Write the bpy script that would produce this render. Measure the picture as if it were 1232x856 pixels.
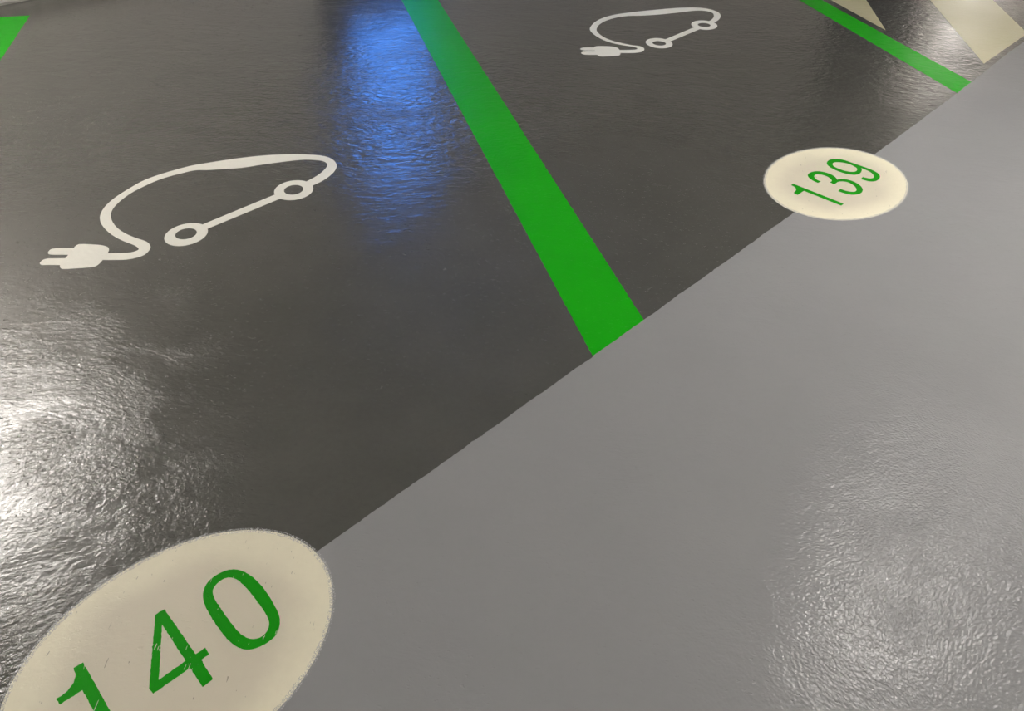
import bpy, bmesh, math, random
from mathutils import Vector, Matrix
from mathutils.geometry import tessellate_polygon

for o in list(bpy.data.objects):
    bpy.data.objects.remove(o)
scene = bpy.context.scene
C = scene.collection

# ------------------------------------------------------------------ camera
F_PX, PITCH, ROLL, EYE = 900.0, math.atan(828 / 900), 0.038, 1.5
cam_data = bpy.data.cameras.new('camera')
cam_data.sensor_fit = 'HORIZONTAL'
cam_data.sensor_width = 36.0
cam_data.lens = 36.0 * F_PX / 1232
cam_data.clip_start = 0.02
cam = bpy.data.objects.new('camera', cam_data)
C.objects.link(cam)
fwd = Vector((0, math.cos(PITCH), -math.sin(PITCH)))
rgt = Vector((1, 0, 0))
upv = rgt.cross(fwd)
R_ = math.cos(ROLL) * rgt + math.sin(ROLL) * upv
U_ = -math.sin(ROLL) * rgt + math.cos(ROLL) * upv
cam.matrix_world = Matrix(((R_.x, U_.x, -fwd.x, 0), (R_.y, U_.y, -fwd.y, 0), (R_.z, U_.z, -fwd.z, EYE), (0, 0, 0, 1)))
scene.camera = cam

# ------------------------------------------------------------------ world and exposure (underground: no sky)
world = bpy.data.worlds.new('world')
scene.world = world
world.use_nodes = True
world.node_tree.nodes['Background'].inputs[0].default_value = (0.02, 0.02, 0.02, 1)
world.node_tree.nodes['Background'].inputs[1].default_value = 0.0
scene.view_settings.view_transform = 'Standard'
scene.view_settings.look = 'None'
scene.view_settings.gamma = 1
scene.view_settings.use_curve_mapping = False
scene.view_settings.exposure = 2.52

LAMP_STRENGTH = 17.0
BLUE_STRENGTH = 1.6

# the car park runs along U (the edge of the lane), N points from the lane into the bays
ANG = math.radians(46.5)
UX = Vector((math.cos(ANG), math.sin(ANG), 0))
NX = Vector((-math.sin(ANG), math.cos(ANG), 0))
def un(u, n, z=0.0):
    return UX * u + NX * n + Vector((0, 0, z))
BAY_EDGE, WALL_N, LANE_N, U0, U1, HEIGHT = 0.958, 5.36, -5.6, -9.0, 17.5, 2.7

TRACE = {
 'A_plug': [[(-1.4986,2.1117),(-1.4827,2.1133),(-1.4667,2.1130),(-1.4506,2.1123),(-1.4403,2.1120),(-1.4300,2.1113),(-1.4198,2.1097),(-1.4120,2.1077),(-1.4045,2.1048),(-1.3975,2.1008),(-1.3932,2.0969),(-1.3897,2.0920),(-1.3871,2.0867),(-1.3850,2.0799),(-1.3839,2.0729),(-1.3827,2.0659),(-1.3825,2.0269),(-1.3830,2.0190),(-1.3836,2.0111),(-1.3850,2.0033),(-1.3866,1.9977),(-1.3890,1.9924),(-1.3927,1.9882),(-1.3994,1.9846),(-1.4069,1.9824),(-1.4145,1.9807),(-1.4253,1.9783),(-1.4363,1.9762),(-1.4473,1.9744),(-1.4611,1.9717),(-1.4750,1.9691),(-1.4889,1.9681),(-1.4935,1.9692),(-1.4976,1.9718),(-1.5011,1.9751),(-1.5042,1.9795),(-1.5065,1.9843),(-1.5088,1.9892),(-1.5089,2.0015),(-1.5090,2.0138),(-1.5088,2.0261),(-1.5084,2.0341),(-1.5077,2.0421),(-1.5072,2.0501),(-1.5073,2.0611),(-1.5076,2.0721),(-1.5078,2.0832),(-1.5079,2.0893),(-1.5079,2.0954),(-1.5069,2.1013),(-1.5051,2.1057),(-1.5023,2.1095)]],
 'A_prong1': [[(-1.4988,2.0876),(-1.5664,2.0825),(-1.5712,2.0807),(-1.5760,2.0788),(-1.5797,2.0758),(-1.5816,2.0713),(-1.5821,2.0661),(-1.5817,2.0610),(-1.5810,2.0572),(-1.5796,2.0536),(-1.5774,2.0505),(-1.5744,2.0481),(-1.5708,2.0465),(-1.5670,2.0455),(-1.5621,2.0450),(-1.5572,2.0451),(-1.5523,2.0452),(-1.4958,2.0489)]],
 'A_prong2': [[(-1.5006,2.0279),(-1.5635,2.0232),(-1.5680,2.0210),(-1.5725,2.0187),(-1.5761,2.0155),(-1.5783,2.0109),(-1.5793,2.0058),(-1.5795,2.0005),(-1.5791,1.9971),(-1.5778,1.9938),(-1.5759,1.9909),(-1.5733,1.9885),(-1.5702,1.9866),(-1.5668,1.9854),(-1.5634,1.9852),(-1.5599,1.9857),(-1.5564,1.9861),(-1.5008,1.9897)]],
 'A_cable': [[(-1.3928,2.0639),(-1.3728,2.0654),(-1.3527,2.0669),(-1.3328,2.0692),(-1.3237,2.0707),(-1.3148,2.0729),(-1.3062,2.0760),(-1.3009,2.0788),(-1.2961,2.0823),(-1.2920,2.0865),(-1.2899,2.0896),(-1.2887,2.0931),(-1.2892,2.0964),(-1.2951,2.1039),(-1.3023,2.1103),(-1.3103,2.1158),(-1.3255,2.1240),(-1.3414,2.1312),(-1.3570,2.1387),(-1.3717,2.1469),(-1.3861,2.1554),(-1.4001,2.1646),(-1.4145,2.1753),(-1.4283,2.1865),(-1.4416,2.1985),(-1.4544,2.2111),(-1.4665,2.2244),(-1.4779,2.2384),(-1.4861,2.2501),(-1.4934,2.2624),(-1.4998,2.2752),(-1.5039,2.2850),(-1.5071,2.2953),(-1.5096,2.3057),(-1.5123,2.3196),(-1.5141,2.3336),(-1.5149,2.3477),(-1.5144,2.3633),(-1.5127,2.3788),(-1.5103,2.3943),(-1.5072,2.4086),(-1.5034,2.4228),(-1.4990,2.4368),(-1.4937,2.4516),(-1.4878,2.4662),(-1.4817,2.4807),(-1.4732,2.5010),(-1.4645,2.5212),(-1.4542,2.5405),(-1.4428,2.5574),(-1.4299,2.5733),(-1.4160,2.5884),(-1.3976,2.6063),(-1.3782,2.6232),(-1.3584,2.6396),(-1.3419,2.6529),(-1.3249,2.6657),(-1.3073,2.6775),(-1.2910,2.6864),(-1.2740,2.6943),(-1.2571,2.7020),(-1.2382,2.7108),(-1.2192,2.7195),(-1.2001,2.7279),(-1.1776,2.7376),(-1.1550,2.7470),(-1.1322,2.7557),(-1.1051,2.7651),(-1.0777,2.7739),(-1.0500,2.7816),(-1.0186,2.7890),(-0.9870,2.7954),(-0.9551,2.8002),(-0.9266,2.8030),(-0.8980,2.8044),(-0.8694,2.8043),(-0.8463,2.8033),(-0.8233,2.8009),(-0.8009,2.7958),(-0.7869,2.7899),(-0.7740,2.7815),(-0.7627,2.7713),(-0.7522,2.7584),(-0.7438,2.7440),(-0.7377,2.7286),(-0.7345,2.7135),(-0.7339,2.6980),(-0.7350,2.6825),(-0.7379,2.6667),(-0.7425,2.6513),(-0.7481,2.6362),(-0.7547,2.6212),(-0.7623,2.6067),(-0.7709,2.5927),(-0.7810,2.5791),(-0.7921,2.5661),(-0.8031,2.5531),(-0.8342,2.5792),(-0.8220,2.5967),(-0.8097,2.6142),(-0.7985,2.6324),(-0.7910,2.6474),(-0.7847,2.6630),(-0.7796,2.6791),(-0.7759,2.6931),(-0.7735,2.7074),(-0.7736,2.7218),(-0.7761,2.7313),(-0.7810,2.7401),(-0.7875,2.7476),(-0.7951,2.7531),(-0.8038,2.7569),(-0.8130,2.7592),(-0.8329,2.7617),(-0.8529,2.7625),(-0.8729,2.7613),(-0.8938,2.7572),(-0.9144,2.7511),(-0.9347,2.7442),(-0.9668,2.7329),(-0.9986,2.7210),(-1.0302,2.7085),(-1.0563,2.6972),(-1.0822,2.6853),(-1.1087,2.6751),(-1.1367,2.6674),(-1.1651,2.6613),(-1.1936,2.6555),(-1.2087,2.6523),(-1.2238,2.6493),(-1.2390,2.6468),(-1.2505,2.6460),(-1.2621,2.6456),(-1.2734,2.6441),(-1.2821,2.6414),(-1.2905,2.6376),(-1.2985,2.6332),(-1.3073,2.6275),(-1.3158,2.6213),(-1.3242,2.6151),(-1.3370,2.6064),(-1.3499,2.5976),(-1.3621,2.5881),(-1.3760,2.5759),(-1.3892,2.5631),(-1.4014,2.5494),(-1.4141,2.5323),(-1.4257,2.5143),(-1.4369,2.4960),(-1.4444,2.4836),(-1.4515,2.4710),(-1.4578,2.4579),(-1.4639,2.4421),(-1.4690,2.4260),(-1.4733,2.4096),(-1.4768,2.3927),(-1.4794,2.3755),(-1.4808,2.3583),(-1.4807,2.3458),(-1.4794,2.3334),(-1.4772,2.3211),(-1.4748,2.3115),(-1.4716,2.3021),(-1.4676,2.2930),(-1.4616,2.2810),(-1.4549,2.2694),(-1.4475,2.2583),(-1.4374,2.2450),(-1.4266,2.2322),(-1.4150,2.2202),(-1.4022,2.2087),(-1.3886,2.1981),(-1.3745,2.1883),(-1.3598,2.1792),(-1.3445,2.1709),(-1.3290,2.1632),(-1.3139,2.1567),(-1.2985,2.1506),(-1.2836,2.1437),(-1.2770,2.1393),(-1.2710,2.1340),(-1.2655,2.1283),(-1.2612,2.1229),(-1.2574,2.1170),(-1.2545,2.1108),(-1.2527,2.1045),(-1.2518,2.0980),(-1.2517,2.0914),(-1.2525,2.0821),(-1.2542,2.0730),(-1.2576,2.0645),(-1.2631,2.0572),(-1.2701,2.0510),(-1.2778,2.0457),(-1.2864,2.0407),(-1.2956,2.0367),(-1.3050,2.0337),(-1.3179,2.0312),(-1.3310,2.0299),(-1.3441,2.0288),(-1.3604,2.0275),(-1.3767,2.0266),(-1.3929,2.0256)]],
 'A_wheel_front': [[(-1.0940,2.2231),(-1.0914,2.2122),(-1.0905,2.2009),(-1.0914,2.1895),(-1.0940,2.1782),(-1.0982,2.1674),(-1.1040,2.1574),(-1.1111,2.1482),(-1.1194,2.1402),(-1.1287,2.1336),(-1.1387,2.1284),(-1.1492,2.1248),(-1.1601,2.1229),(-1.1709,2.1227),(-1.1816,2.1242),(-1.1917,2.1274),(-1.2012,2.1322),(-1.2097,2.1385),(-1.2170,2.1462),(-1.2231,2.1551),(-1.2277,2.1650),(-1.2306,2.1756),(-1.2319,2.1868),(-1.2315,2.1982),(-1.2293,2.2096),(-1.2254,2.2206),(-1.2200,2.2310),(-1.2130,2.2406),(-1.2047,2.2491),(-1.1952,2.2562),(-1.1849,2.2617),(-1.1740,2.2656),(-1.1627,2.2677),(-1.1514,2.2679),(-1.1404,2.2663),(-1.1299,2.2628),(-1.1202,2.2576),(-1.1115,2.2509),(-1.1042,2.2427),(-1.0983,2.2334)], [(-1.1289,2.2109),(-1.1276,2.2056),(-1.1272,2.2000),(-1.1276,2.1945),(-1.1289,2.1891),(-1.1310,2.1839),(-1.1339,2.1791),(-1.1375,2.1747),(-1.1417,2.1710),(-1.1465,2.1679),(-1.1516,2.1656),(-1.1570,2.1641),(-1.1625,2.1634),(-1.1681,2.1635),(-1.1735,2.1645),(-1.1786,2.1664),(-1.1834,2.1690),(-1.1877,2.1723),(-1.1914,2.1763),(-1.1944,2.1808),(-1.1967,2.1858),(-1.1981,2.1911),(-1.1987,2.1966),(-1.1983,2.2021),(-1.1971,2.2076),(-1.1951,2.2128),(-1.1923,2.2178),(-1.1887,2.2222),(-1.1844,2.2261),(-1.1797,2.2292),(-1.1745,2.2316),(-1.1690,2.2332),(-1.1634,2.2339),(-1.1577,2.2338),(-1.1522,2.2327),(-1.1469,2.2308),(-1.1421,2.2281),(-1.1378,2.2247),(-1.1341,2.2206),(-1.1311,2.2160)]],
 'A_wheel_rear': [[(-0.7901,2.5394),(-0.7885,2.5278),(-0.7886,2.5162),(-0.7906,2.5047),(-0.7942,2.4936),(-0.7995,2.4832),(-0.8062,2.4737),(-0.8142,2.4654),(-0.8233,2.4585),(-0.8333,2.4530),(-0.8440,2.4492),(-0.8550,2.4471),(-0.8662,2.4467),(-0.8772,2.4481),(-0.8879,2.4512),(-0.8979,2.4560),(-0.9071,2.4623),(-0.9152,2.4701),(-0.9220,2.4791),(-0.9273,2.4891),(-0.9310,2.4999),(-0.9331,2.5113),(-0.9333,2.5229),(-0.9318,2.5346),(-0.9285,2.5459),(-0.9235,2.5566),(-0.9169,2.5665),(-0.9089,2.5752),(-0.8997,2.5826),(-0.8895,2.5884),(-0.8785,2.5925),(-0.8670,2.5948),(-0.8554,2.5952),(-0.8440,2.5937),(-0.8329,2.5904),(-0.8226,2.5852),(-0.8133,2.5785),(-0.8052,2.5703),(-0.7986,2.5609),(-0.7935,2.5505)], [(-0.8272,2.5324),(-0.8263,2.5266),(-0.8263,2.5209),(-0.8272,2.5151),(-0.8290,2.5096),(-0.8315,2.5044),(-0.8348,2.4996),(-0.8387,2.4955),(-0.8432,2.4920),(-0.8482,2.4892),(-0.8534,2.4873),(-0.8589,2.4862),(-0.8645,2.4860),(-0.8700,2.4867),(-0.8752,2.4883),(-0.8802,2.4907),(-0.8848,2.4939),(-0.8887,2.4978),(-0.8921,2.5023),(-0.8947,2.5073),(-0.8965,2.5127),(-0.8975,2.5184),(-0.8975,2.5241),(-0.8968,2.5299),(-0.8951,2.5355),(-0.8926,2.5408),(-0.8894,2.5456),(-0.8854,2.5499),(-0.8809,2.5535),(-0.8759,2.5564),(-0.8706,2.5584),(-0.8650,2.5595),(-0.8593,2.5597),(-0.8537,2.5590),(-0.8484,2.5574),(-0.8433,2.5549),(-0.8388,2.5516),(-0.8348,2.5476),(-0.8315,2.5429),(-0.8289,2.5378)]],
 'A_sill': [[(-1.1305,2.2551),(-0.9231,2.4838),(-0.8910,2.4614),(-1.1034,2.2308)]],
 'B_plug': [[(0.3895,4.1318),(0.4049,4.1371),(0.4216,4.1385),(0.4385,4.1390),(0.4526,4.1398),(0.4667,4.1397),(0.4806,4.1377),(0.4896,4.1345),(0.4978,4.1297),(0.5048,4.1232),(0.5097,4.1150),(0.5129,4.1058),(0.5152,4.0963),(0.5164,4.0890),(0.5167,4.0816),(0.5168,4.0742),(0.5172,4.0613),(0.5173,4.0485),(0.5162,4.0357),(0.5143,4.0276),(0.5112,4.0198),(0.5065,4.0131),(0.5009,4.0094),(0.4942,4.0074),(0.4874,4.0057),(0.4722,4.0016),(0.4568,3.9979),(0.4413,3.9947),(0.4288,3.9915),(0.4162,3.9888),(0.4041,3.9899),(0.3978,3.9952),(0.3940,4.0036),(0.3910,4.0123),(0.3880,4.0210),(0.3858,4.0299),(0.3842,4.0389),(0.3831,4.0498),(0.3825,4.0607),(0.3819,4.0717),(0.3808,4.0828),(0.3797,4.0938),(0.3800,4.1049),(0.3812,4.1150),(0.3837,4.1248)]],
 'B_prong1': [[(0.3907,4.1150),(0.3709,4.1133),(0.3511,4.1117),(0.3315,4.1089),(0.3247,4.1071),(0.3182,4.1042),(0.3123,4.1003),(0.3082,4.0962),(0.3050,4.0913),(0.3033,4.0859),(0.3037,4.0812),(0.3058,4.0767),(0.3090,4.0732),(0.3153,4.0696),(0.3223,4.0673),(0.3296,4.0664),(0.3491,4.0667),(0.3686,4.0684),(0.3881,4.0701)]],
 'B_prong2': [[(0.3916,4.0594),(0.3706,4.0570),(0.3496,4.0546),(0.3289,4.0509),(0.3226,4.0485),(0.3168,4.0449),(0.3118,4.0404),(0.3087,4.0363),(0.3065,4.0316),(0.3058,4.0266),(0.3068,4.0217),(0.3092,4.0170),(0.3127,4.0132),(0.3182,4.0093),(0.3243,4.0064),(0.3309,4.0053),(0.3530,4.0060),(0.3750,4.0084),(0.3971,4.0108)]],
 'B_cable': [[(0.5063,4.0898),(0.5247,4.0923),(0.5431,4.0948),(0.5614,4.0976),(0.5744,4.0993),(0.5873,4.1013),(0.5998,4.1048),(0.6055,4.1078),(0.6103,4.1120),(0.6136,4.1174),(0.6146,4.1231),(0.6138,4.1290),(0.6110,4.1340),(0.6040,4.1401),(0.5957,4.1447),(0.5871,4.1485),(0.5721,4.1538),(0.5568,4.1582),(0.5418,4.1632),(0.5221,4.1710),(0.5028,4.1794),(0.4843,4.1895),(0.4684,4.2008),(0.4535,4.2137),(0.4400,4.2279),(0.4269,4.2446),(0.4152,4.2625),(0.4044,4.2809),(0.3956,4.2976),(0.3877,4.3149),(0.3812,4.3327),(0.3762,4.3504),(0.3726,4.3685),(0.3709,4.3868),(0.3715,4.4017),(0.3740,4.4166),(0.3776,4.4312),(0.3835,4.4514),(0.3905,4.4713),(0.3986,4.4907),(0.4091,4.5130),(0.4207,4.5347),(0.4339,4.5555),(0.4490,4.5752),(0.4655,4.5937),(0.4831,4.6112),(0.5000,4.6264),(0.5179,4.6406),(0.5367,4.6534),(0.5619,4.6678),(0.5879,4.6808),(0.6140,4.6934),(0.6382,4.7048),(0.6625,4.7157),(0.6870,4.7263),(0.7113,4.7363),(0.7358,4.7459),(0.7603,4.7554),(0.7717,4.7595),(0.7831,4.7634),(0.7945,4.7674),(0.8222,4.7779),(0.8498,4.7884),(0.8776,4.7983),(0.9025,4.8063),(0.9276,4.8138),(0.9529,4.8203),(0.9745,4.8250),(0.9962,4.8289),(1.0181,4.8318),(1.0332,4.8333),(1.0485,4.8338),(1.0636,4.8329),(1.0785,4.8306),(1.0931,4.8268),(1.1072,4.8216),(1.1188,4.8156),(1.1297,4.8083),(1.1396,4.7997),(1.1496,4.7893),(1.1584,4.7779),(1.1652,4.7653),(1.1696,4.7506),(1.1717,4.7354),(1.1718,4.7200),(1.1699,4.7021),(1.1661,4.6844),(1.1610,4.6670),(1.1551,4.6509),(1.1479,4.6352),(1.1395,4.6201),(1.1259,4.6001),(1.1112,4.5808),(1.0965,4.5616),(1.0720,4.5838),(1.0829,4.5986),(1.0937,4.6135),(1.1037,4.6288),(1.1106,4.6418),(1.1165,4.6553),(1.1216,4.6691),(1.1256,4.6822),(1.1286,4.6954),(1.1307,4.7089),(1.1319,4.7208),(1.1321,4.7326),(1.1301,4.7442),(1.1259,4.7539),(1.1197,4.7626),(1.1121,4.7699),(1.1030,4.7754),(1.0929,4.7790),(1.0824,4.7812),(1.0705,4.7827),(1.0584,4.7827),(1.0464,4.7812),(1.0271,4.7763),(1.0083,4.7700),(0.9897,4.7628),(0.9671,4.7528),(0.9449,4.7419),(0.9225,4.7315),(0.8960,4.7202),(0.8693,4.7094),(0.8425,4.6989),(0.8165,4.6890),(0.7903,4.6794),(0.7638,4.6707),(0.7368,4.6630),(0.7096,4.6562),(0.6822,4.6500),(0.6609,4.6465),(0.6396,4.6437),(0.6185,4.6396),(0.6022,4.6347),(0.5862,4.6285),(0.5709,4.6209),(0.5508,4.6090),(0.5314,4.5958),(0.5130,4.5813),(0.4954,4.5654),(0.4790,4.5484),(0.4640,4.5301),(0.4507,4.5105),(0.4389,4.4898),(0.4287,4.4684),(0.4216,4.4494),(0.4161,4.4297),(0.4119,4.4098),(0.4096,4.3954),(0.4086,4.3808),(0.4094,4.3662),(0.4126,4.3481),(0.4175,4.3303),(0.4237,4.3129),(0.4314,4.2952),(0.4404,4.2782),(0.4508,4.2620),(0.4616,4.2484),(0.4737,4.2358),(0.4869,4.2246),(0.5052,4.2119),(0.5244,4.2005),(0.5440,4.1898),(0.5586,4.1822),(0.5736,4.1752),(0.5890,4.1692),(0.6015,4.1666),(0.6143,4.1651),(0.6264,4.1616),(0.6348,4.1563),(0.6419,4.1493),(0.6476,4.1411),(0.6508,4.1331),(0.6523,4.1244),(0.6521,4.1157),(0.6503,4.1056),(0.6468,4.0959),(0.6420,4.0868),(0.6362,4.0795),(0.6292,4.0732),(0.6213,4.0682),(0.6089,4.0626),(0.5959,4.0584),(0.5826,4.0555),(0.5576,4.0521),(0.5324,4.0500),(0.5072,4.0479)]],
 'B_wheel_front': [[(0.8171,4.2049),(0.8146,4.1933),(0.8105,4.1823),(0.8047,4.1722),(0.7974,4.1630),(0.7889,4.1552),(0.7793,4.1488),(0.7689,4.1440),(0.7579,4.1409),(0.7465,4.1396),(0.7351,4.1400),(0.7239,4.1423),(0.7131,4.1463),(0.7031,4.1520),(0.6941,4.1592),(0.6862,4.1678),(0.6797,4.1775),(0.6748,4.1881),(0.6716,4.1994),(0.6701,4.2111),(0.6704,4.2230),(0.6726,4.2346),(0.6765,4.2458),(0.6821,4.2563),(0.6893,4.2657),(0.6979,4.2739),(0.7076,4.2806),(0.7182,4.2856),(0.7295,4.2889),(0.7412,4.2903),(0.7529,4.2898),(0.7644,4.2874),(0.7754,4.2832),(0.7856,4.2772),(0.7947,4.2697),(0.8025,4.2608),(0.8088,4.2508),(0.8136,4.2399),(0.8165,4.2285),(0.8177,4.2167)], [(0.7808,4.2089),(0.7797,4.2036),(0.7777,4.1986),(0.7749,4.1940),(0.7714,4.1898),(0.7672,4.1862),(0.7624,4.1833),(0.7572,4.1811),(0.7516,4.1796),(0.7459,4.1790),(0.7401,4.1792),(0.7345,4.1802),(0.7291,4.1821),(0.7240,4.1846),(0.7194,4.1879),(0.7155,4.1918),(0.7122,4.1962),(0.7097,4.2010),(0.7080,4.2062),(0.7073,4.2115),(0.7074,4.2168),(0.7085,4.2220),(0.7104,4.2271),(0.7132,4.2318),(0.7167,4.2360),(0.7209,4.2397),(0.7257,4.2427),(0.7310,4.2449),(0.7366,4.2464),(0.7424,4.2471),(0.7482,4.2468),(0.7539,4.2458),(0.7594,4.2439),(0.7645,4.2413),(0.7691,4.2380),(0.7731,4.2340),(0.7763,4.2295),(0.7788,4.2247),(0.7804,4.2195),(0.7811,4.2142)]],
 'B_wheel_rear': [[(1.1189,4.5234),(1.1158,4.5114),(1.1111,4.4999),(1.1046,4.4893),(1.0968,4.4796),(1.0876,4.4712),(1.0775,4.4643),(1.0665,4.4590),(1.0550,4.4554),(1.0433,4.4536),(1.0316,4.4537),(1.0202,4.4556),(1.0093,4.4594),(0.9993,4.4648),(0.9903,4.4719),(0.9827,4.4804),(0.9765,4.4902),(0.9719,4.5009),(0.9691,4.5125),(0.9682,4.5245),(0.9691,4.5366),(0.9718,4.5487),(0.9764,4.5604),(0.9826,4.5713),(0.9904,4.5813),(0.9996,4.5900),(1.0099,4.5972),(1.0210,4.6028),(1.0328,4.6066),(1.0448,4.6084),(1.0569,4.6083),(1.0686,4.6063),(1.0797,4.6024),(1.0898,4.5966),(1.0989,4.5892),(1.1065,4.5804),(1.1126,4.5703),(1.1169,4.5593),(1.1194,4.5476),(1.1201,4.5355)], [(1.0803,4.5296),(1.0789,4.5244),(1.0767,4.5193),(1.0737,4.5145),(1.0699,4.5102),(1.0655,4.5064),(1.0606,4.5033),(1.0552,4.5008),(1.0496,4.4991),(1.0438,4.4982),(1.0380,4.4981),(1.0323,4.4989),(1.0269,4.5004),(1.0220,4.5028),(1.0175,4.5058),(1.0137,4.5095),(1.0106,4.5137),(1.0083,4.5184),(1.0068,4.5234),(1.0063,4.5286),(1.0067,4.5339),(1.0080,4.5392),(1.0101,4.5443),(1.0131,4.5491),(1.0169,4.5535),(1.0213,4.5573),(1.0262,4.5606),(1.0316,4.5631),(1.0373,4.5648),(1.0432,4.5657),(1.0490,4.5658),(1.0548,4.5650),(1.0602,4.5634),(1.0652,4.5611),(1.0697,4.5580),(1.0735,4.5542),(1.0766,4.5500),(1.0789,4.5452),(1.0802,4.5402),(1.0807,4.5349)]],
 'B_sill': [[(0.7708,4.2602),(0.9882,4.4983),(1.0169,4.4711),(0.8032,4.2400)]],
 'n139_1': [[(1.0934,2.7019),(1.1042,2.7149),(1.2661,2.5727),(1.2518,2.5570),(1.1342,2.6606),(1.1168,2.6430),(1.1009,2.6259),(1.0881,2.6417),(1.0924,2.6470),(1.0961,2.6511),(1.0993,2.6555),(1.1021,2.6609),(1.1045,2.6665),(1.1059,2.6723),(1.1063,2.6778),(1.1058,2.6832),(1.1044,2.6883),(1.1016,2.6926),(1.0978,2.6966)]],
 'n139_3': [[(1.2085,2.7282),(1.2022,2.7346),(1.1970,2.7405),(1.1924,2.7469),(1.1887,2.7536),(1.1857,2.7607),(1.1835,2.7681),(1.1824,2.7742),(1.1821,2.7805),(1.1828,2.7867),(1.1846,2.7924),(1.1873,2.7977),(1.1908,2.8025),(1.1958,2.8081),(1.2015,2.8131),(1.2078,2.8173),(1.2156,2.8212),(1.2239,2.8243),(1.2326,2.8259),(1.2411,2.8256),(1.2495,2.8239),(1.2575,2.8211),(1.2654,2.8173),(1.2728,2.8126),(1.2795,2.8071),(1.2847,2.8013),(1.2891,2.7948),(1.2926,2.7880),(1.2947,2.7821),(1.2960,2.7759),(1.2966,2.7697),(1.2964,2.7653),(1.2956,2.7612),(1.2941,2.7589),(1.2989,2.7623),(1.3057,2.7657),(1.3131,2.7678),(1.3217,2.7684),(1.3302,2.7675),(1.3384,2.7653),(1.3462,2.7617),(1.3534,2.7568),(1.3598,2.7509),(1.3656,2.7435),(1.3703,2.7354),(1.3741,2.7268),(1.3767,2.7189),(1.3784,2.7107),(1.3791,2.7023),(1.3786,2.6950),(1.3772,2.6877),(1.3747,2.6807),(1.3707,2.6728),(1.3658,2.6653),(1.3598,2.6587),(1.3532,2.6536),(1.3458,2.6497),(1.3380,2.6467),(1.3308,2.6448),(1.3232,2.6439),(1.3156,2.6444),(1.3078,2.6466),(1.3005,2.6500),(1.2935,2.6538),(1.2864,2.6580),(1.2796,2.6626),(1.2721,2.6684),(1.2875,2.6872),(1.2948,2.6817),(1.3007,2.6768),(1.3070,2.6726),(1.3129,2.6701),(1.3191,2.6684),(1.3256,2.6675),(1.3311,2.6675),(1.3365,2.6684),(1.3412,2.6705),(1.3453,2.6741),(1.3486,2.6788),(1.3509,2.6840),(1.3527,2.6904),(1.3534,2.6971),(1.3531,2.7039),(1.3519,2.7119),(1.3497,2.7197),(1.3466,2.7270),(1.3425,2.7338),(1.3375,2.7400),(1.3316,2.7447),(1.3257,2.7471),(1.3190,2.7479),(1.3122,2.7479),(1.3064,2.7472),(1.3008,2.7457),(1.2956,2.7433),(1.2914,2.7402),(1.2876,2.7362),(1.2836,2.7321),(1.2801,2.7288),(1.2765,2.7255),(1.2716,2.7217),(1.2595,2.7369),(1.2641,2.7412),(1.2678,2.7442),(1.2704,2.7475),(1.2717,2.7515),(1.2719,2.7560),(1.2715,2.7607),(1.2703,2.7670),(1.2685,2.7732),(1.2657,2.7788),(1.2611,2.7849),(1.2556,2.7904),(1.2495,2.7948),(1.2434,2.7975),(1.2368,2.7990),(1.2301,2.7996),(1.2256,2.7992),(1.2213,2.7980),(1.2174,2.7960),(1.2137,2.7926),(1.2107,2.7884),(1.2084,2.7838),(1.2072,2.7795),(1.2069,2.7749),(1.2071,2.7702),(1.2079,2.7648),(1.2093,2.7597),(1.2114,2.7549),(1.2149,2.7504),(1.2192,2.7463),(1.2241,2.7407)]],
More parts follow.
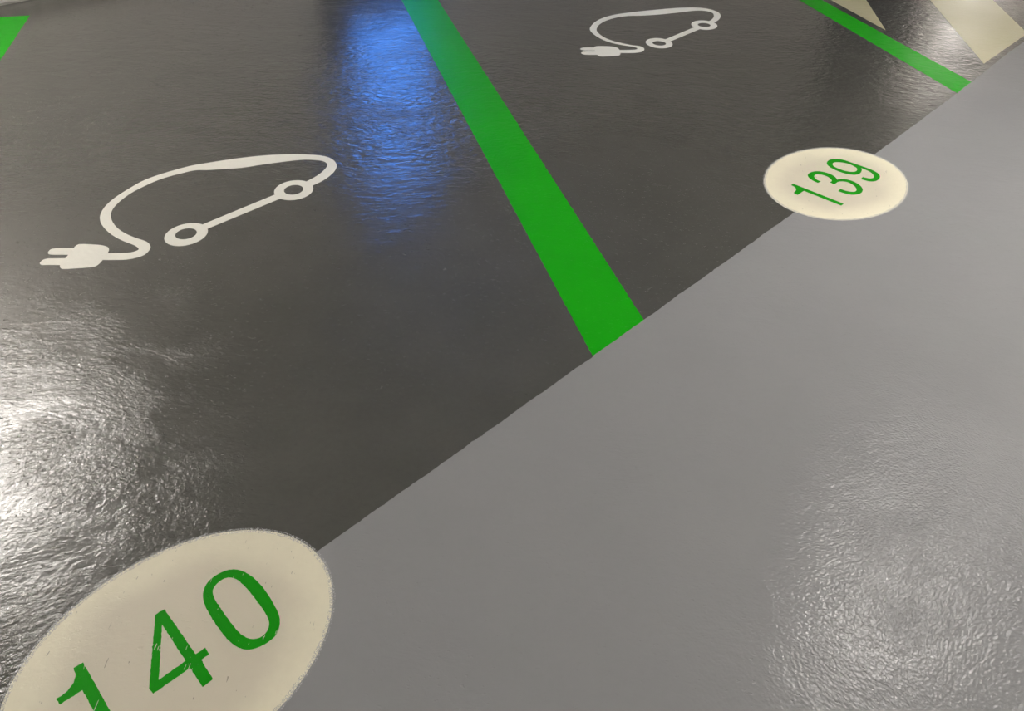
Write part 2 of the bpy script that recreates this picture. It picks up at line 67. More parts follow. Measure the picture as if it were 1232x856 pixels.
 'n139_9': [[(1.3965,2.7736),(1.4099,2.7909),(1.4168,2.7878),(1.4223,2.7849),(1.4280,2.7828),(1.4331,2.7819),(1.4382,2.7817),(1.4430,2.7826),(1.4479,2.7849),(1.4522,2.7881),(1.4556,2.7922),(1.4581,2.7973),(1.4595,2.8030),(1.4600,2.8089),(1.4597,2.8175),(1.4585,2.8260),(1.4560,2.8341),(1.4520,2.8412),(1.4467,2.8479),(1.4412,2.8545),(1.4364,2.8602),(1.4314,2.8657),(1.4283,2.8707),(1.4285,2.8653),(1.4274,2.8583),(1.4255,2.8515),(1.4223,2.8433),(1.4183,2.8355),(1.4137,2.8281),(1.4089,2.8220),(1.4035,2.8164),(1.3972,2.8118),(1.3907,2.8087),(1.3837,2.8069),(1.3766,2.8064),(1.3671,2.8074),(1.3578,2.8097),(1.3489,2.8132),(1.3391,2.8185),(1.3299,2.8248),(1.3213,2.8319),(1.3142,2.8387),(1.3077,2.8463),(1.3020,2.8544),(1.2977,2.8621),(1.2944,2.8704),(1.2921,2.8789),(1.2912,2.8854),(1.2914,2.8921),(1.2927,2.8986),(1.2954,2.9059),(1.2990,2.9128),(1.3035,2.9191),(1.3087,2.9248),(1.3146,2.9299),(1.3213,2.9339),(1.3292,2.9368),(1.3375,2.9385),(1.3458,2.9391),(1.3545,2.9388),(1.3631,2.9375),(1.3714,2.9347),(1.3803,2.9294),(1.3883,2.9230),(1.3961,2.9165),(1.4079,2.9069),(1.4197,2.8972),(1.4314,2.8875),(1.4412,2.8797),(1.4511,2.8719),(1.4606,2.8635),(1.4674,2.8562),(1.4736,2.8485),(1.4789,2.8401),(1.4824,2.8326),(1.4849,2.8247),(1.4860,2.8165),(1.4857,2.8086),(1.4841,2.8009),(1.4814,2.7936),(1.4769,2.7853),(1.4715,2.7775),(1.4651,2.7704),(1.4589,2.7652),(1.4519,2.7609),(1.4442,2.7579),(1.4368,2.7566),(1.4293,2.7568),(1.4219,2.7584),(1.4132,2.7623),(1.4052,2.7674)], [(1.3151,2.8915),(1.3170,2.8966),(1.3196,2.9012),(1.3231,2.9050),(1.3278,2.9080),(1.3332,2.9101),(1.3389,2.9112),(1.3472,2.9117),(1.3555,2.9111),(1.3636,2.9094),(1.3725,2.9063),(1.3810,2.9020),(1.3885,2.8966),(1.3954,2.8894),(1.4012,2.8811),(1.4061,2.8723),(1.4077,2.8680),(1.4083,2.8633),(1.4080,2.8586),(1.4064,2.8527),(1.4040,2.8470),(1.4006,2.8419),(1.3967,2.8379),(1.3920,2.8347),(1.3868,2.8326),(1.3799,2.8314),(1.3728,2.8313),(1.3658,2.8324),(1.3582,2.8347),(1.3509,2.8380),(1.3440,2.8421),(1.3369,2.8475),(1.3303,2.8536),(1.3242,2.8602),(1.3203,2.8652),(1.3170,2.8704),(1.3147,2.8760),(1.3139,2.8811),(1.3140,2.8864)]],
 'n140_4': [[(-0.7343,0.7750),(-0.7200,0.7885),(-0.6215,0.6937),(-0.6063,0.7080),(-0.5941,0.6947),(-0.6060,0.6820),(-0.5701,0.6442),(-0.5853,0.6279),(-0.6227,0.6647),(-0.6771,0.6114),(-0.6886,0.6209)], [(-0.7120,0.7540),(-0.6371,0.6791),(-0.6761,0.6385)]],
 'n140_0': [[(-0.6516,0.8327),(-0.6491,0.8228),(-0.6452,0.8134),(-0.6401,0.8045),(-0.6303,0.7911),(-0.6196,0.7786),(-0.6083,0.7664),(-0.5976,0.7552),(-0.5864,0.7444),(-0.5748,0.7341),(-0.5655,0.7265),(-0.5558,0.7195),(-0.5455,0.7134),(-0.5383,0.7102),(-0.5306,0.7080),(-0.5228,0.7069),(-0.5161,0.7071),(-0.5094,0.7085),(-0.5031,0.7107),(-0.4954,0.7145),(-0.4882,0.7191),(-0.4818,0.7246),(-0.4760,0.7306),(-0.4711,0.7374),(-0.4681,0.7450),(-0.4670,0.7555),(-0.4679,0.7662),(-0.4706,0.7765),(-0.4761,0.7878),(-0.4832,0.7982),(-0.4909,0.8083),(-0.5019,0.8219),(-0.5134,0.8351),(-0.5256,0.8477),(-0.5356,0.8570),(-0.5462,0.8657),(-0.5573,0.8737),(-0.5664,0.8792),(-0.5760,0.8840),(-0.5861,0.8876),(-0.5944,0.8893),(-0.6029,0.8897),(-0.6112,0.8885),(-0.6195,0.8854),(-0.6271,0.8809),(-0.6342,0.8754),(-0.6399,0.8701),(-0.6448,0.8641),(-0.6485,0.8573),(-0.6510,0.8494),(-0.6521,0.8410)], [(-0.6321,0.8408),(-0.6320,0.8359),(-0.6306,0.8310),(-0.6284,0.8264),(-0.6236,0.8191),(-0.6181,0.8122),(-0.6122,0.8056),(-0.5999,0.7927),(-0.5873,0.7801),(-0.5745,0.7677),(-0.5652,0.7587),(-0.5557,0.7499),(-0.5455,0.7419),(-0.5379,0.7370),(-0.5298,0.7330),(-0.5212,0.7305),(-0.5143,0.7301),(-0.5074,0.7312),(-0.5011,0.7339),(-0.4963,0.7378),(-0.4926,0.7428),(-0.4902,0.7486),(-0.4892,0.7553),(-0.4896,0.7622),(-0.4914,0.7688),(-0.4951,0.7761),(-0.5000,0.7827),(-0.5053,0.7890),(-0.5142,0.7991),(-0.5235,0.8088),(-0.5330,0.8184),(-0.5427,0.8279),(-0.5526,0.8372),(-0.5629,0.8462),(-0.5709,0.8530),(-0.5793,0.8595),(-0.5884,0.8648),(-0.5952,0.8674),(-0.6024,0.8688),(-0.6096,0.8684),(-0.6152,0.8664),(-0.6201,0.8628),(-0.6243,0.8584),(-0.6280,0.8530),(-0.6306,0.8471)]],
 'n140_1': [[(-0.8393,0.6679),(-0.6911,0.5219),(-0.7072,0.5056),(-0.8164,0.6133),(-0.8469,0.5845),(-0.8597,0.5948),(-0.8515,0.6010),(-0.8443,0.6110),(-0.8398,0.6271),(-0.8421,0.6411),(-0.8531,0.6562)]],
}

# ------------------------------------------------------------------ helpers
def obj(name, bm, m=None, parent=None, smooth=False):
    me = bpy.data.meshes.new(name)
    bm.normal_update()
    bm.to_mesh(me)
    bm.free()
    if m: me.materials.append(m)
    if smooth:
        for p in me.polygons: p.use_smooth = True
    o = bpy.data.objects.new(name, me)
    C.objects.link(o)
    if parent: o.parent = parent
    return o
def tag(o, label, cat=None, group=None, kind=None):
    o['label'] = label
    if cat: o['category'] = cat
    if group: o['group'] = group
    if kind: o['kind'] = kind
    return o
def thing(name, label, cat, loc=(0, 0, 0), rotz=0, group=None):
    o = bpy.data.objects.new(name, None)
    C.objects.link(o)
    o.location = loc
    o.rotation_euler = (0, 0, rotz)
    o.empty_display_size = 0.1
    return tag(o, label, cat, group)
def film(loops, z0, z1, off=(0, 0)):
    """a coat of paint with the given outline (first loop outside, others holes), thickness z0..z1"""
    bm = bmesh.new()
    pts = [[Vector((p[0] - off[0], p[1] - off[1], 0)) for p in lp] for lp in loops]
    top, bot = [], []
    for lp in pts:
        for p in lp:
            top.append(bm.verts.new((p.x, p.y, z1)))
            bot.append(bm.verts.new((p.x, p.y, z0)))
    for t in tessellate_polygon(pts):
        a, b, c = (top[i] for i in t)
        if (b.co - a.co).cross(c.co - a.co).z < 0: b, c = c, b
        try: bm.faces.new((a, b, c))
        except ValueError: pass
    k = 0
    for lp in pts:
        n = len(lp)
        for i in range(n):
            j = (i + 1) % n
            try: bm.faces.new((bot[k + i], bot[k + j], top[k + j], top[k + i]))
            except ValueError: pass
        k += n
    bmesh.ops.recalc_face_normals(bm, faces=bm.faces)
    # an open shell: make sure that the coat faces up
    if sum(f.normal.z for f in bm.faces) < 0:
        bmesh.ops.reverse_faces(bm, faces=bm.faces)
    return bm
def box(bm, lo, hi, bevel=0.0):
    r = bmesh.ops.create_cube(bm, size=1)
    vs = r['verts']
    for v in vs:
        v.co = Vector([lo[i] + (v.co[i] + .5) * (hi[i] - lo[i]) for i in range(3)])
    if bevel:
        es = list({e for v in vs for e in v.link_edges})
        bmesh.ops.bevel(bm, geom=es, offset=bevel, segments=2, affect='EDGES', profile=.6)
    return bm
def lathe(bm, prof, seg=20, mat=Matrix()):
    rings = []
    for r, z in prof:
        rings.append([bm.verts.new(mat @ Vector((r * math.cos(2 * math.pi * k / seg), r * math.sin(2 * math.pi * k / seg), z))) for k in range(seg)])
    for a, b in zip(rings, rings[1:]):
        for k in range(seg):
            bm.faces.new((a[k], a[(k + 1) % seg], b[(k + 1) % seg], b[k]))
    bm.faces.new(rings[0][::-1]); bm.faces.new(rings[-1])
def tube(bm, pts, r, seg=10):
    pts = [Vector(p) for p in pts]
    rings = []
    for i, p in enumerate(pts):
        d = (pts[min(i + 1, len(pts) - 1)] - pts[max(i - 1, 0)]).normalized()
        s = d.cross(Vector((.3, .9, .2))).normalized(); t = d.cross(s)
        rings.append([bm.verts.new(p + r * (math.cos(2 * math.pi * k / seg) * s + math.sin(2 * math.pi * k / seg) * t)) for k in range(seg)])
    for a, b in zip(rings, rings[1:]):
        for k in range(seg):
            bm.faces.new((a[k], a[(k + 1) % seg], b[(k + 1) % seg], b[k]))
    bm.faces.new(rings[0][::-1]); bm.faces.new(rings[-1])
def densify(lp, step, jit, rng):
    """split an outline into short pieces and roughen it like a taped paint edge"""
    out = []
    n = len(lp)
    for i in range(n):
        a, b = Vector(lp[i] + (0,)) if len(lp[i]) == 2 else Vector(lp[i]), Vector(lp[(i + 1) % n] + (0,)) if len(lp[(i + 1) % n]) == 2 else Vector(lp[(i + 1) % n])
        k = max(1, int((b - a).length / step))
        for q in range(k):
            p = a.lerp(b, q / k)
            if q: 
                j = rng.gauss(0, jit)
                if rng.random() < .06: j *= 3
                d = (b - a).normalized(); p = p + Vector((-d.y, d.x, 0)) * j
            out.append((p.x, p.y))
    return out

# ------------------------------------------------------------------ materials
class NT:
    def __init__(s, name):
        s.m = bpy.data.materials.new(name); s.m.use_nodes = True
        s.t = s.m.node_tree; s.bsdf = s.t.nodes['Principled BSDF']; s.out = s.t.nodes['Material Output']
    def n(s, kind, **kw):
        d = s.t.nodes.new(kind)
        for k, v in kw.items(): setattr(d, k, v)
        return d
    def put(s, sock, v):
        if hasattr(v, 'is_output'): s.t.links.new(v, sock)
        else: sock.default_value = v
    def math(s, op, a, b=None, clamp=False):
        d = s.n('ShaderNodeMath', operation=op, use_clamp=clamp)
        s.put(d.inputs[0], a)
        if b is not None: s.put(d.inputs[1], b)
        return d.outputs[0]
    def ramp(s, v, lo, hi, a=0.0, b=1.0):
        d = s.n('ShaderNodeMapRange', interpolation_type='SMOOTHSTEP')
        s.put(d.inputs[0], v)
        for i, q in zip((1, 2, 3, 4), (lo, hi, a, b)): s.put(d.inputs[i], q)
        return d.outputs[0]
    def noise(s, vec, scale, detail=2.0, rough=.5, dist=0.0):
        d = s.n('ShaderNodeTexNoise')
        s.put(d.inputs['Vector'], vec); s.put(d.inputs['Scale'], scale); s.put(d.inputs['Detail'], detail)
        s.put(d.inputs['Roughness'], rough); s.put(d.inputs['Distortion'], dist)
        return d.outputs['Fac']
    def mapping(s, vec, rotz=0.0, scale=(1, 1, 1), loc=(0, 0, 0)):
        d = s.n('ShaderNodeMapping')
        s.put(d.inputs['Vector'], vec); d.inputs['Rotation'].default_value = (0, 0, rotz); d.inputs['Scale'].default_value = scale
        d.inputs['Location'].default_value = loc
        return d.outputs[0]
    def mix(s, f, a, b):
        d = s.n('ShaderNodeMix', data_type='RGBA')
        s.put(d.inputs[0], f); s.put(d.inputs[6], a); s.put(d.inputs[7], b)
        return d.outputs[2]
    def pos(s):
        return s.n('ShaderNodeNewGeometry').outputs['Position']
    def blob(s, pos, x, y, r0, r1):
        """1 inside r0 metres of a spot of the floor, 0 beyond r1"""
        d = s.n('ShaderNodeVectorMath', operation='DISTANCE')
        s.put(d.inputs[0], pos); d.inputs[1].default_value = (x, y, 0)
        return s.ramp(d.outputs['Value'], r0, r1, 1.0, 0.0)

def rgb(r, g, b):
    f = lambda c: (c / 255 / 12.92 if c / 255 <= .04045 else ((c / 255 + .055) / 1.055) ** 2.4)
    return (f(r), f(g), f(b), 1)

def floor_relief(t, pos, amount=1.0, lane=False):
    """relief of the trowelled, rolled screed under every coat of paint, in metres"""
    flat = t.mapping(pos, scale=(1, 1, 0))
    # slow warp so that trowel strokes bend
    wn = t.n('ShaderNodeTexNoise'); t.put(wn.inputs['Vector'], flat); wn.inputs['Scale'].default_value = 1.1; wn.inputs['Detail'].default_value = 1
    sc = t.n('ShaderNodeVectorMath', operation='SCALE'); t.put(sc.inputs[0], wn.outputs['Color']); sc.inputs['Scale'].default_value = .35
    ad = t.n('ShaderNodeVectorMath', operation='ADD'); t.put(ad.inputs[0], flat); t.put(ad.inputs[1], sc.outputs[0])
    warped = ad.outputs[0]
    strokes = t.noise(t.mapping(warped, .5, (7, 15, 1)), 1.0, 4, .6, .9)       # trowel strokes, decimetres long
    strokes2 = t.noise(t.mapping(warped, -.9, (14, 26, 1), (3, 1, 0)), 1.0, 4, .6, 1.2)
    ripple = t.noise(t.mapping(warped, .2, (1, 1.5, 1)), 58, 4, .6, .4)          # lumps of a centimetre or two
    peel = t.noise(t.mapping(warped, .7, (1, 1.25, 1)), 138, 0.6, .5)                                             # orange peel of the roller
    patch = t.ramp(t.noise(flat, 1.25, 2), .38, .66)                             # worn and smooth patches
    patch2 = t.ramp(t.noise(t.mapping(flat, 0, (1, 1, 1), (7, 3, 0)), 2.3, 2), .35, .7)
    rough_l = t.blob(pos, -1.35, 1.15, .3, 1.15)                                 # coarse patch beside disc 140
    rough_r = t.blob(pos, 1.15, 0.95, .05, .9)                                  # coarsely rolled patch of the lane
    rough_b = t.blob(pos, -.62, 3.3, .1, 1.3)
    pits = t.ramp(t.noise(t.mapping(warped, .4, (1, 2.0, 1), (2, 5, 0)), 62, 2, .5), .66, .74)   # nicks and pores
    h = t.math('MULTIPLY', strokes, .0016)
    h = t.math('ADD', h, t.math('MULTIPLY', strokes2, .0009))
    k = t.math('ADD', t.math('MULTIPLY', patch, .0005 if lane else .0009), t.math('MULTIPLY', rough_l, .0020))
    k = t.math('ADD', k, t.math('MULTIPLY', rough_b, .0010))
    k = t.math('ADD', k, t.math('MULTIPLY', rough_r, .0006))
    mod = t.ramp(t.noise(t.mapping(warped, .3, (1, 1.4, 1), (4, 2, 0)), 4.6, 3, .55), .36, .64, .25, 1.35)   # uneven from trowel pass to trowel pass
    k = t.math('MULTIPLY', k, mod)
    h = t.math('ADD', h, t.math('MULTIPLY', ripple, k))
    wrinkle = t.noise(t.mapping(warped, -.25, (1, 1.8, 1), (1, 8, 0)), 21, 3, .55, .7)   # wrinkles of the coating
    kw = t.math('ADD', t.math('MULTIPLY', patch, .0006 if lane else .0008), t.math('MULTIPLY', rough_b, .0050))
    kw = t.math('ADD', kw, t.math('MULTIPLY', t.blob(pos, 2.3, 4.5, .3, 1.6), .0012 if lane else .0030))
    kw = t.math('ADD', kw, t.math('MULTIPLY', rough_r, .0012))
    h = t.math('ADD', h, t.math('MULTIPLY', wrinkle, kw))
    if lane: kp0 = t.math('ADD', .00006, t.math('MULTIPLY', t.blob(pos, 1.5, 1.0, .3, 1.7), .0007))
    else: kp0 = .00010
    kp = t.math('ADD', kp0, t.math('MULTIPLY', patch2, .00006))
    kp = t.math('ADD', kp, t.math('MULTIPLY', rough_r, .0013))
    kp = t.math('ADD', kp, t.math('MULTIPLY', rough_l, .00012))
    kp = t.math('MULTIPLY', kp, t.math('ADD', t.math('MULTIPLY', mod, .45), .55))
    h = t.math('ADD', h, t.math('MULTIPLY', peel, kp))
    h = t.math('ADD', h, t.math('MULTIPLY', pits, -.0004 if lane else -.0010))
    b = t.n('ShaderNodeBump'); b.inputs['Strength'].default_value = amount; b.inputs['Distance'].default_value = 1.0
    t.put(b.inputs['Height'], h)
    return b.outputs['Normal'], patch, patch2, flat

def coat(name, col, col2, rough=.3, amount=1.0, spec=.5, lane=False, chips=None, dirt=None):
    t = NT(name)
    pos = t.pos()
    nrm, patch, patch2, flat = floor_relief(t, pos, amount, lane)
    tone = t.math('ADD', t.math('MULTIPLY', t.noise(flat, 3.0, 4, .6), .7), t.math('MULTIPLY', t.noise(flat, 60, 3, .6), .3))
    c = t.mix(t.ramp(tone, .3, .7), col, col2)
    if dirt:                                        # trodden, greyer middle of a disc
        loc = t.n('ShaderNodeTexCoord').outputs['Object']
        lc = t.mapping(t.mapping(loc, math.radians(-43), (1, 1, 0)), 0, (2.98, 3.95, 0))
        ln = t.n('ShaderNodeVectorMath', operation='LENGTH'); t.put(ln.inputs[0], lc)
        edge_ = t.math('ADD', ln.outputs['Value'], t.math('MULTIPLY', t.noise(flat, 7, 3), .3))
        c = t.mix(t.ramp(edge_, .72, 1.08, .7, 0.0), c, dirt)
    if chips:                                       # little scuffs where the top coat is scratched through
        scr = t.noise(t.mapping(flat, .9, (1, .16, 1)), 190, 2, .5, .3)
        where = t.math('GREATER_THAN', t.noise(flat, 26, 2), .56)
        c = t.mix(t.math('MULTIPLY', t.math('GREATER_THAN', scr, chips[1]), where), c, chips[0])
    t.put(t.bsdf.inputs['Base Color'], c)
    t.put(t.bsdf.inputs['Roughness'], t.math('ADD', rough, t.math('MULTIPLY', t.noise(flat, 4, 3, .6), .08)))
    t.put(t.bsdf.inputs['Normal'], nrm)
    t.bsdf.inputs['Specular IOR Level'].default_value = spec
    return t.m

def plain(name, col, rough=.5, metal=0.0, bump=0.0, scale=30, var=.12):
    t = NT(name)
    pos = t.pos()
    f = t.noise(pos, scale, 5, .6)
    dark = tuple(x * (1 - var) for x in col[:3]) + (1,)
    t.put(t.bsdf.inputs['Base Color'], t.mix(t.ramp(f, .3, .7), dark, col))
    t.bsdf.inputs['Roughness'].default_value = rough
    t.bsdf.inputs['Metallic'].default_value = metal
    if bump:
        b = t.n('ShaderNodeBump'); b.inputs['Distance'].default_value = bump
        t.put(b.inputs['Height'], f); t.put(t.bsdf.inputs['Normal'], b.outputs[0])
    return t.m
def glow(name, col, strength):
    t = NT(name)
    t.bsdf.inputs['Base Color'].default_value = (.8, .8, .8, 1)
    t.bsdf.inputs['Emission Color'].default_value = col
    t.bsdf.inputs['Emission Strength'].default_value = strength
    return t.m

M = {}
M['bay'] = coat('charcoal floor coating', (.062, .0615, .053, 1), (.074, .073, .064, 1), .16, spec=.9)
M['lane'] = coat('light grey floor coating', (.242, .243, .248, 1), (.252, .253, .258, 1), .13, lane=True, spec=.13)
M['green'] = coat('green line paint', (.006, .33, .003, 1), (.009, .35, .004, 1), .34, .8, .15)
M['white'] = coat('white marking paint', (.76, .75, .67, 1), (.80, .79, .71, 1), .38, .6, .3)
M['hatch'] = coat('cream hatch paint', (.47, .44, .27, 1), (.51, .48, .31, 1), .26, 1.0, .3)
M['disc'] = coat('cream disc paint', (.67, .63, .48, 1), (.73, .69, .53, 1), .36, .35, .4, chips=((.30, .28, .22, 1), .70), dirt=(.52, .475, .385, 1))
M['digit'] = coat('green digit paint', (.004, .25, .0015, 1), (.006, .28, .002, 1), .40, .5, .12, chips=((.5, .5, .38, 1), .66))
M['digit_clean'] = coat('fresh green digit paint', (.004, .25, .0015, 1), (.006, .28, .002, 1), .40, .5, .12)
M['concrete'] = plain('grey concrete', (.40, .385, .35, 1), .8, 0, .004, 14, .3)
M['wall'] = plain('painted wall', (.84, .80, .75, 1), .7, 0, .002, 6, .08)
M['ceiling'] = plain('painted ceiling', (.75, .73, .70, 1), .8, 0, .002, 5, .1)
M['black'] = plain('black paint', (.02, .02, .02, 1), .5, 0, .001, 20, .2)
M['plastic'] = plain('dark grey plastic', (.03, .03, .033, 1), .4, 0, 0, 20, .1)
M['metal'] = plain('lamp housing metal', (.6, .6, .6, 1), .4, 0, 0, 10, .05)
M['tube'] = glow('lit lamp diffuser', (1.0, .95, .89, 1), LAMP_STRENGTH)
M['blue'] = glow('lit blue panel', (.015, .22, .90, 1), BLUE_STRENGTH)

# ------------------------------------------------------------------ the setting
rng = random.Random(4)
def slab(name, pts, z0, z1, m):
    bm = bmesh.new()
    a = [bm.verts.new((p.x, p.y, z0)) for p in pts]; b = [bm.verts.new((p.x, p.y, z1)) for p in pts]
    bm.faces.new(a[::-1]); bm.faces.new(b)
    n = len(pts)
    for i in range(n): bm.faces.new((a[i], a[(i + 1) % n], b[(i + 1) % n], b[i]))
    bmesh.ops.recalc_face_normals(bm, faces=bm.faces)
    return obj(name, bm, m)
def rect(u0, n0, u1, n1): return [un(u0, n0), un(u1, n0), un(u1, n1), un(u0, n1)]
tag(slab('floor', rect(U0, LANE_N, U1, WALL_N), -.2, 0, M['bay']), 'glossy charcoal coated floor of the parking bays', kind='structure')
# the light grey coat of the driving lane: edge as it runs in the photograph, slightly ragged
edge = [(-.42, .95), (.24, 1.64), (1.04, 2.48), (1.53, 3.0), (2.19, 3.71), (2.62, 4.19), (2.87, 4.46)]
e0 = Vector((edge[0][0], edge[0][1], 0)); e1 = Vector((edge[-1][0], edge[-1][1], 0))
first = e0 - UX * 8.0; last = e1 + UX * 11.5
line = [(first.x, first.y)] + edge + [(last.x, last.y)]
fine = []
for i in range(len(line) - 1):
    a, b = Vector(line[i] + (0,)), Vector(line[i + 1] + (0,))
    step = .009 if 0 < i < len(line) - 2 else .2
    k = int((b - a).length / step)
    drift = 0
    for q in range(k):
        drift = drift * .8 + rng.gauss(0, .0005)
        j = drift + (rng.gauss(0, .0020) if rng.random() < .06 else 0)
        p = a.lerp(b, q / k) + NX * j
        fine.append((p.x, p.y))
fine.append(line[-1])
c0 = un(U1 - .02, LANE_N + .02); c1 = un(U0 + .02, LANE_N + .02)
tag(obj('floor_lane', film([fine + [(c0.x, c0.y), (c1.x, c1.y)]], 0.0, .0006), M['lane']), 'light grey coated floor of the driving lane', kind='structure')
tag(slab('ceiling', rect(U0, LANE_N, U1, WALL_N), HEIGHT, HEIGHT + .2, M['ceiling']), 'pale painted concrete ceiling of the car park', kind='structure')
for nm, r in (('wall_back', (U0, WALL_N, U1, WALL_N + .2)), ('wall_front', (U0, LANE_N - .2, U1, LANE_N)),
              ('wall_left', (U0 - .2, LANE_N, U0, WALL_N)), ('wall_right', (U1, LANE_N, U1 + .2, WALL_N))):
    tag(slab(nm, rect(*r), -.2, HEIGHT, M['wall']), 'painted wall of the car park', kind='structure')
# concrete kerb along the foot of the back wall, its lower edge worn
bm = bmesh.new()
prof = [(0, 0), (.0, .012), (.018, .03), (.03, .11), (.05, .125), (.16, .125)]
KERB_N = WALL_N - .0
cols = []
u = U0 + .02
while u < U1:
    w = rng.gauss(0, .003)
    cols.append([bm.verts.new(un(u, KERB_N - .16 + d + w * (d < .1), z)) for d, z in prof])
    u += .12
for a, b in zip(cols, cols[1:]):
    for i in range(len(prof) - 1): bm.faces.new((a[i], b[i], b[i + 1], a[i + 1]))
bmesh.ops.recalc_face_normals(bm, faces=bm.faces)
if sum(f.normal.z for f in bm.faces) < 0: bmesh.ops.reverse_faces(bm, faces=bm.faces)
tag(obj('baseboard_back', bm, M['concrete']), 'raw concrete kerb at the foot of the back wall', kind='structure')

# ------------------------------------------------------------------ painted floor markings
Z = 0.0
def shift(pts, d): return [(p[0] - d[0], p[1] - d[1]) for p in pts]

def bay_line(label, outline, base):
    o = obj('bay_line', film([densify(outline, .012, .0006, rng)], 0.0, .0004, base), M['green'])
    o.location = (base[0], base[1], 0)
    return tag(o, label, 'floor line', 'green lines between the parking bays')
END_N = 4.93
def to_n(p, q, n):
    """point on line p-q at distance n into the bays"""
    a, b = Vector((p[0], p[1], 0)), Vector((q[0], q[1], 0))
    t = (n - a.dot(NX)) / ((b - a).dot(NX))
    r = a + (b - a) * t
    return (r.x, r.y)
for label, L, R, sq in (
    ('long broad green line between the bays numbered 140 and 139', ((.240, 1.640), (-.750, 4.770)), ((.410, 1.820), (-.530, 4.790)), True),
    ('green line between the bay numbered 139 and the cream hatch bars', ((2.160, 3.710), (1.730, 5.060)), ((2.300, 3.840), (1.880, 5.070)), True)):
    l0 = to_n(L[0], L[1], BAY_EDGE - .04); r0 = to_n(R[0], R[1], BAY_EDGE - .04)
    l1 = to_n(L[0], L[1], END_N + .02); r1 = to_n(R[0], R[1], END_N + .12)
    bay_line(label, [l0, r0, r1, l1], l0)
# the line at the far left: only its square end shows
a = Vector((-2.75, 4.27, 0)); d = Vector((.16, -.61, 0)).normalized(); d = Vector((math.cos(math.radians(-75)), math.sin(math.radians(-75)), 0)); q = Vector((-.14, -.04, 0)).normalized()
p0 = a; p1 = a + q * .21
p2 = p1 + d * 4.0; p3 = p0 + d * 4.0
p3 = Vector(to_n(p0, p3, BAY_EDGE - .04) + (0,)); p2 = Vector(to_n(p1, p2, BAY_EDGE - .04) + (0,))
bay_line('square end of a green line near the concrete kerb', [(p.x, p.y) for p in (p0, p1, p2, p3)], (p3.x, p3.y))

def clip(poly, nx, ny, c):
    """keep nx*x + ny*y >= c"""
    out = []
    for i in range(len(poly)):
        p, r = poly[i], poly[(i + 1) % len(poly)]
        sp, sr = nx * p[0] + ny * p[1] - c, nx * r[0] + ny * r[1] - c
        if sp >= 0: out.append(p)
        if (sp >= 0) != (sr >= 0):
            t = sp / (sp - sr); out.append((p[0] + t * (r[0] - p[0]), p[1] + t * (r[1] - p[1])))
    return out
hd = Vector((math.cos(math.radians(83.5)), math.sin(math.radians(83.5)), 0))
for label, p, w in (('pointed tip of a cream hatch bar beside the green line', (2.11, 4.56), -.43),
                    ('wide cream hatch bar ending at the edge of the grey lane', (2.48, 4.10), .417)):
    s = Vector((hd.y, -hd.x, 0)) * w
    b0 = Vector(p + (0,)) - hd * 2; b1 = Vector(p + (0,)) + hd * 6
    poly = [(b0.x, b0.y), (b1.x, b1.y), ((b1 + s).x, (b1 + s).y), ((b0 + s).x, (b0 + s).y)]
    poly = clip(poly, NX.x, NX.y, 1.02); poly = clip(poly, -NX.x, -NX.y, -2.75)
    sd = Vector((.17, -.52, 0)).normalized(); sn = Vector((-sd.y, sd.x, 0))          # side of the zone, along the green line
    poly = clip(poly, sn.x, sn.y, sn.dot(Vector((2.11, 4.56, 0))))
    low = min(poly, key=lambda v: v[1])
    o = obj('hatch_bar', film([densify(poly, .012, .0005, rng)], 0, .0005, low), M['hatch'])
    o.location = (low[0], low[1], 0)
    tag(o, label, 'floor marking', 'cream hatch bars of the no parking zone')

# electric car pictograms
def pictogram(key, label):
    base = TRACE[key + '_wheel_front'][0]
    bx = sum(p[0] for p in base) / len(base); by = sum(p[1] for p in base) / len(base)
    root = thing('electric_car_pictogram', label, 'floor marking', (bx, by, 0), 0, 'white electric car pictograms')
    for part, nm, z in (('cable', 'cable_outline', .00050), ('wheel_front', 'wheel', .00054), ('wheel_rear', 'wheel', .00054), ('sill', 'sill_line', .00046),
                        ('plug', 'plug', .00058)):
        o = obj(nm, film(TRACE[key + '_' + part], 0, z, (bx, by)), M['white'], root)
        if part == 'plug':
            for k in '12': obj('prong', film(TRACE[key + '_prong' + k], 0, .00054, (bx, by)), M['white'], o)
    return root
pictogram('A', 'large white electric car pictogram painted in the bay numbered 140')
pictogram('B', 'small far white electric car pictogram painted in the bay numbered 139')

# number discs
def disc(label, ctr, ax, deg, digits, jit, dm='digit'):
    root = thing('number_disc', label, 'floor marking', (ctr[0], ctr[1], 0), 0, 'cream number discs at the bay ends')
    ca, sa = math.cos(math.radians(deg)), math.sin(math.radians(deg))
    def ell(a, b, n=160, j=0):
        out = []
        for i in range(n):
            t = 2 * math.pi * i / n
            x, y = (a + rng.gauss(0, j)) * math.cos(t), (b + rng.gauss(0, j)) * math.sin(t)
            out.append((x * ca - y * sa, x * sa + y * ca))
        return out
    obj('disc', film([ell(ax[0], ax[1], 200, .0003)], 0, .0012), M['disc'], root)
    ov = obj('overspray', film([ell(ax[0] + .005, ax[1] + .005, 200, .0008), ell(ax[0] - .007, ax[1] - .007, 200, .001)], .0011, .0014), M['overspray'], root)
    ov['label'] = 'pale dusty overspray around the edge of the disc'
    for ch, key in digits:
        loops = TRACE[key]
        if jit: loops = [densify(lp, .004, jit, rng) for lp in loops]
        g = obj('digit', film(loops, .0008, .0016, ctr), M[dm], root)
        g['label'] = 'green digit ' + ch
t = NT('overspray dust')
pos = t.pos()
nrm, *_ = floor_relief(t, pos, .6)
t.bsdf.inputs['Base Color'].default_value = (.66, .66, .66, 1)
t.put(t.bsdf.inputs['Normal'], nrm)
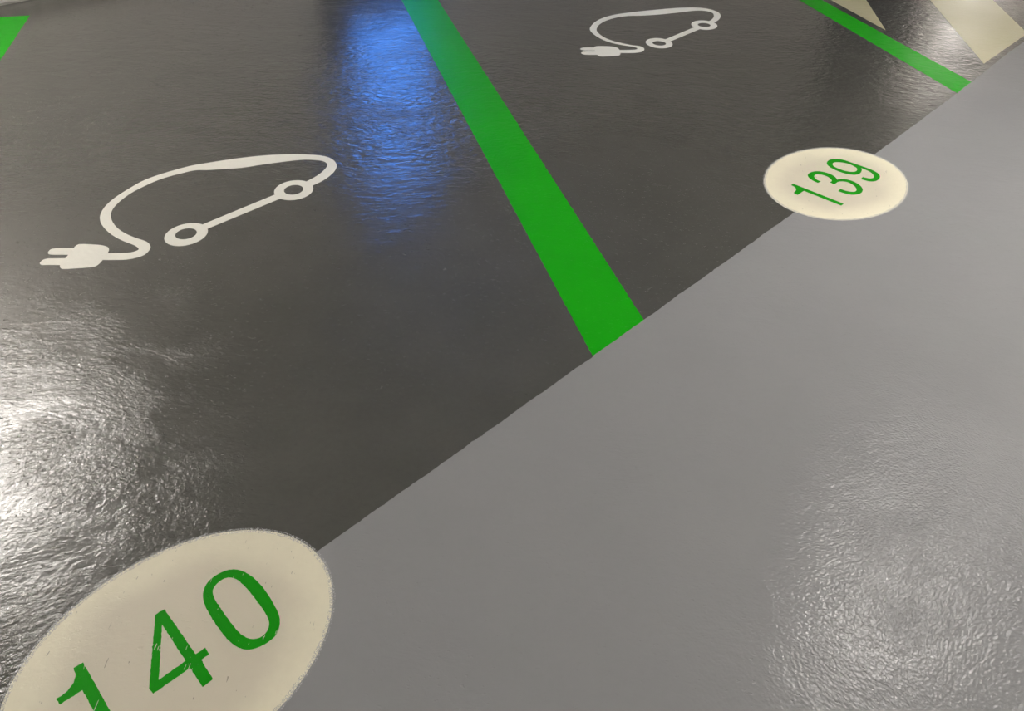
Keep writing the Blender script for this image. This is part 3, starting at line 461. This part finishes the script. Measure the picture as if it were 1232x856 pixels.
t.put(t.bsdf.inputs['Alpha'], t.ramp(t.noise(pos, 420, 3, .6), .40, .70, .05, .75))
M['overspray'] = t.m
disc('cream oval disc with green number 139 at the edge of the grey lane', (1.2872, 2.7468), (.3372, .2555), 42.54, (('one', 'n139_1'), ('three', 'n139_3'), ('nine', 'n139_9')), 0, 'digit_clean')
disc('cream oval disc with scuffed green number 140 in the front corner', (-.6622, .6992), (.3346, .2517), 44.0, (('one', 'n140_1'), ('four', 'n140_4'), ('zero', 'n140_0')), .0003)

# ------------------------------------------------------------------ lamps, charger and pillar that light and mirror in the floor
def ceiling_lamp(u, n, label, along=True, length=1.5):
    p = un(u, n, HEIGHT)
    root = thing('ceiling_lamp', label, 'lamp', p, ANG if along else ANG + math.pi / 2, 'long ceiling lamps')
    bm = bmesh.new(); box(bm, (-length / 2, -.09, -.06), (length / 2, .09, 0), .012); obj('housing', bm, M['metal'], root)
    bm = bmesh.new(); box(bm, (-length / 2 + .04, -.075, -.10), (length / 2 - .04, .075, -.055), .015); obj('diffuser', bm, M['tube'], root)
    for s in (-1, 1):
        bm = bmesh.new(); box(bm, (s * length / 2 - .04, -.085, -.105), (s * length / 2 + .04, .085, -.002), .008); obj('end_cap', bm, M['metal'], root)
ceiling_lamp(-.36, 4.70, 'long lit ceiling lamp above the bay numbered 140')
ceiling_lamp(3.4, -.05, 'long lit ceiling lamp above the lane at right')
ceiling_lamp(16.3, 4.3, 'long lit ceiling lamp far beyond the hatch bars')
ceiling_lamp(-4.2, -.05, 'extra unseen ceiling lamp added above the lane behind the viewer')  # extra lamp added out of view, mirrored nowhere in frame
ceiling_lamp(10.5, -.05, 'extra unseen ceiling lamp added above the far lane')  # likewise an added, unseen lamp
for u_, where in ((-3.0, 'left of the viewer'), (2.2, 'right behind the viewer'), (7.4, 'right of the viewer'), (12.6, 'near the end wall')):  # added row of unseen lamps, raises ambient light and brightens the back wall
    ceiling_lamp(u_, -3.6, 'unseen ceiling lamp added as fill over the far side of the lane, ' + where)

# wall charger with a lit blue front, above the end of the green line
cp = un(3.86, WALL_N, .0)
root = thing('charging_station', 'dark wall charging station with lit blue front beyond the bay line', 'charger', cp, ANG)
bm = bmesh.new(); box(bm, (-.55, -.16, .35), (.55, 0, 2.15), .04); obj('housing', bm, M['plastic'], root)
bm = bmesh.new(); box(bm, (-.36, -.175, .80), (.36, -.15, 1.68), .01); obj('light_panel', bm, M['blue'], root)
bm = bmesh.new(); lathe(bm, [(.05, 0), (.05, .03), (.03, .04), (.03, .07)], 20, Matrix.Translation((.0, -.16, .72)) @ Matrix.Rotation(math.pi / 2, 4, 'X')); obj('socket', bm, M['metal'], root)
bm = bmesh.new()
tube(bm, [(.45 + .0 * k, -.2 - .03 * math.sin(k * .5), .75 - .35 * math.sin(math.pi * k / 12)) if k < 1 else (.45 - .035 * k, -.2, .72 - .3 * math.sin(math.pi * k / 12)) for k in range(13)], .014)
obj('charging_cable', bm, M['black'], root)

# dark pillar beside the hatched zone
pp = (3.43, 7.78)
root = thing('pillar', 'dark painted square pillar behind the hatch bars', 'pillar', (pp[0], pp[1], 0), ANG)
root['kind'] = 'structure'
bm = bmesh.new(); box(bm, (-.3, -.3, 0), (.3, .3, HEIGHT), .02); obj('shaft', bm, M['black'], root)
bm = bmesh.new(); box(bm, (-.33, -.33, 0), (.33, .33, .12), .015); obj('plinth', bm, M['concrete'], root)
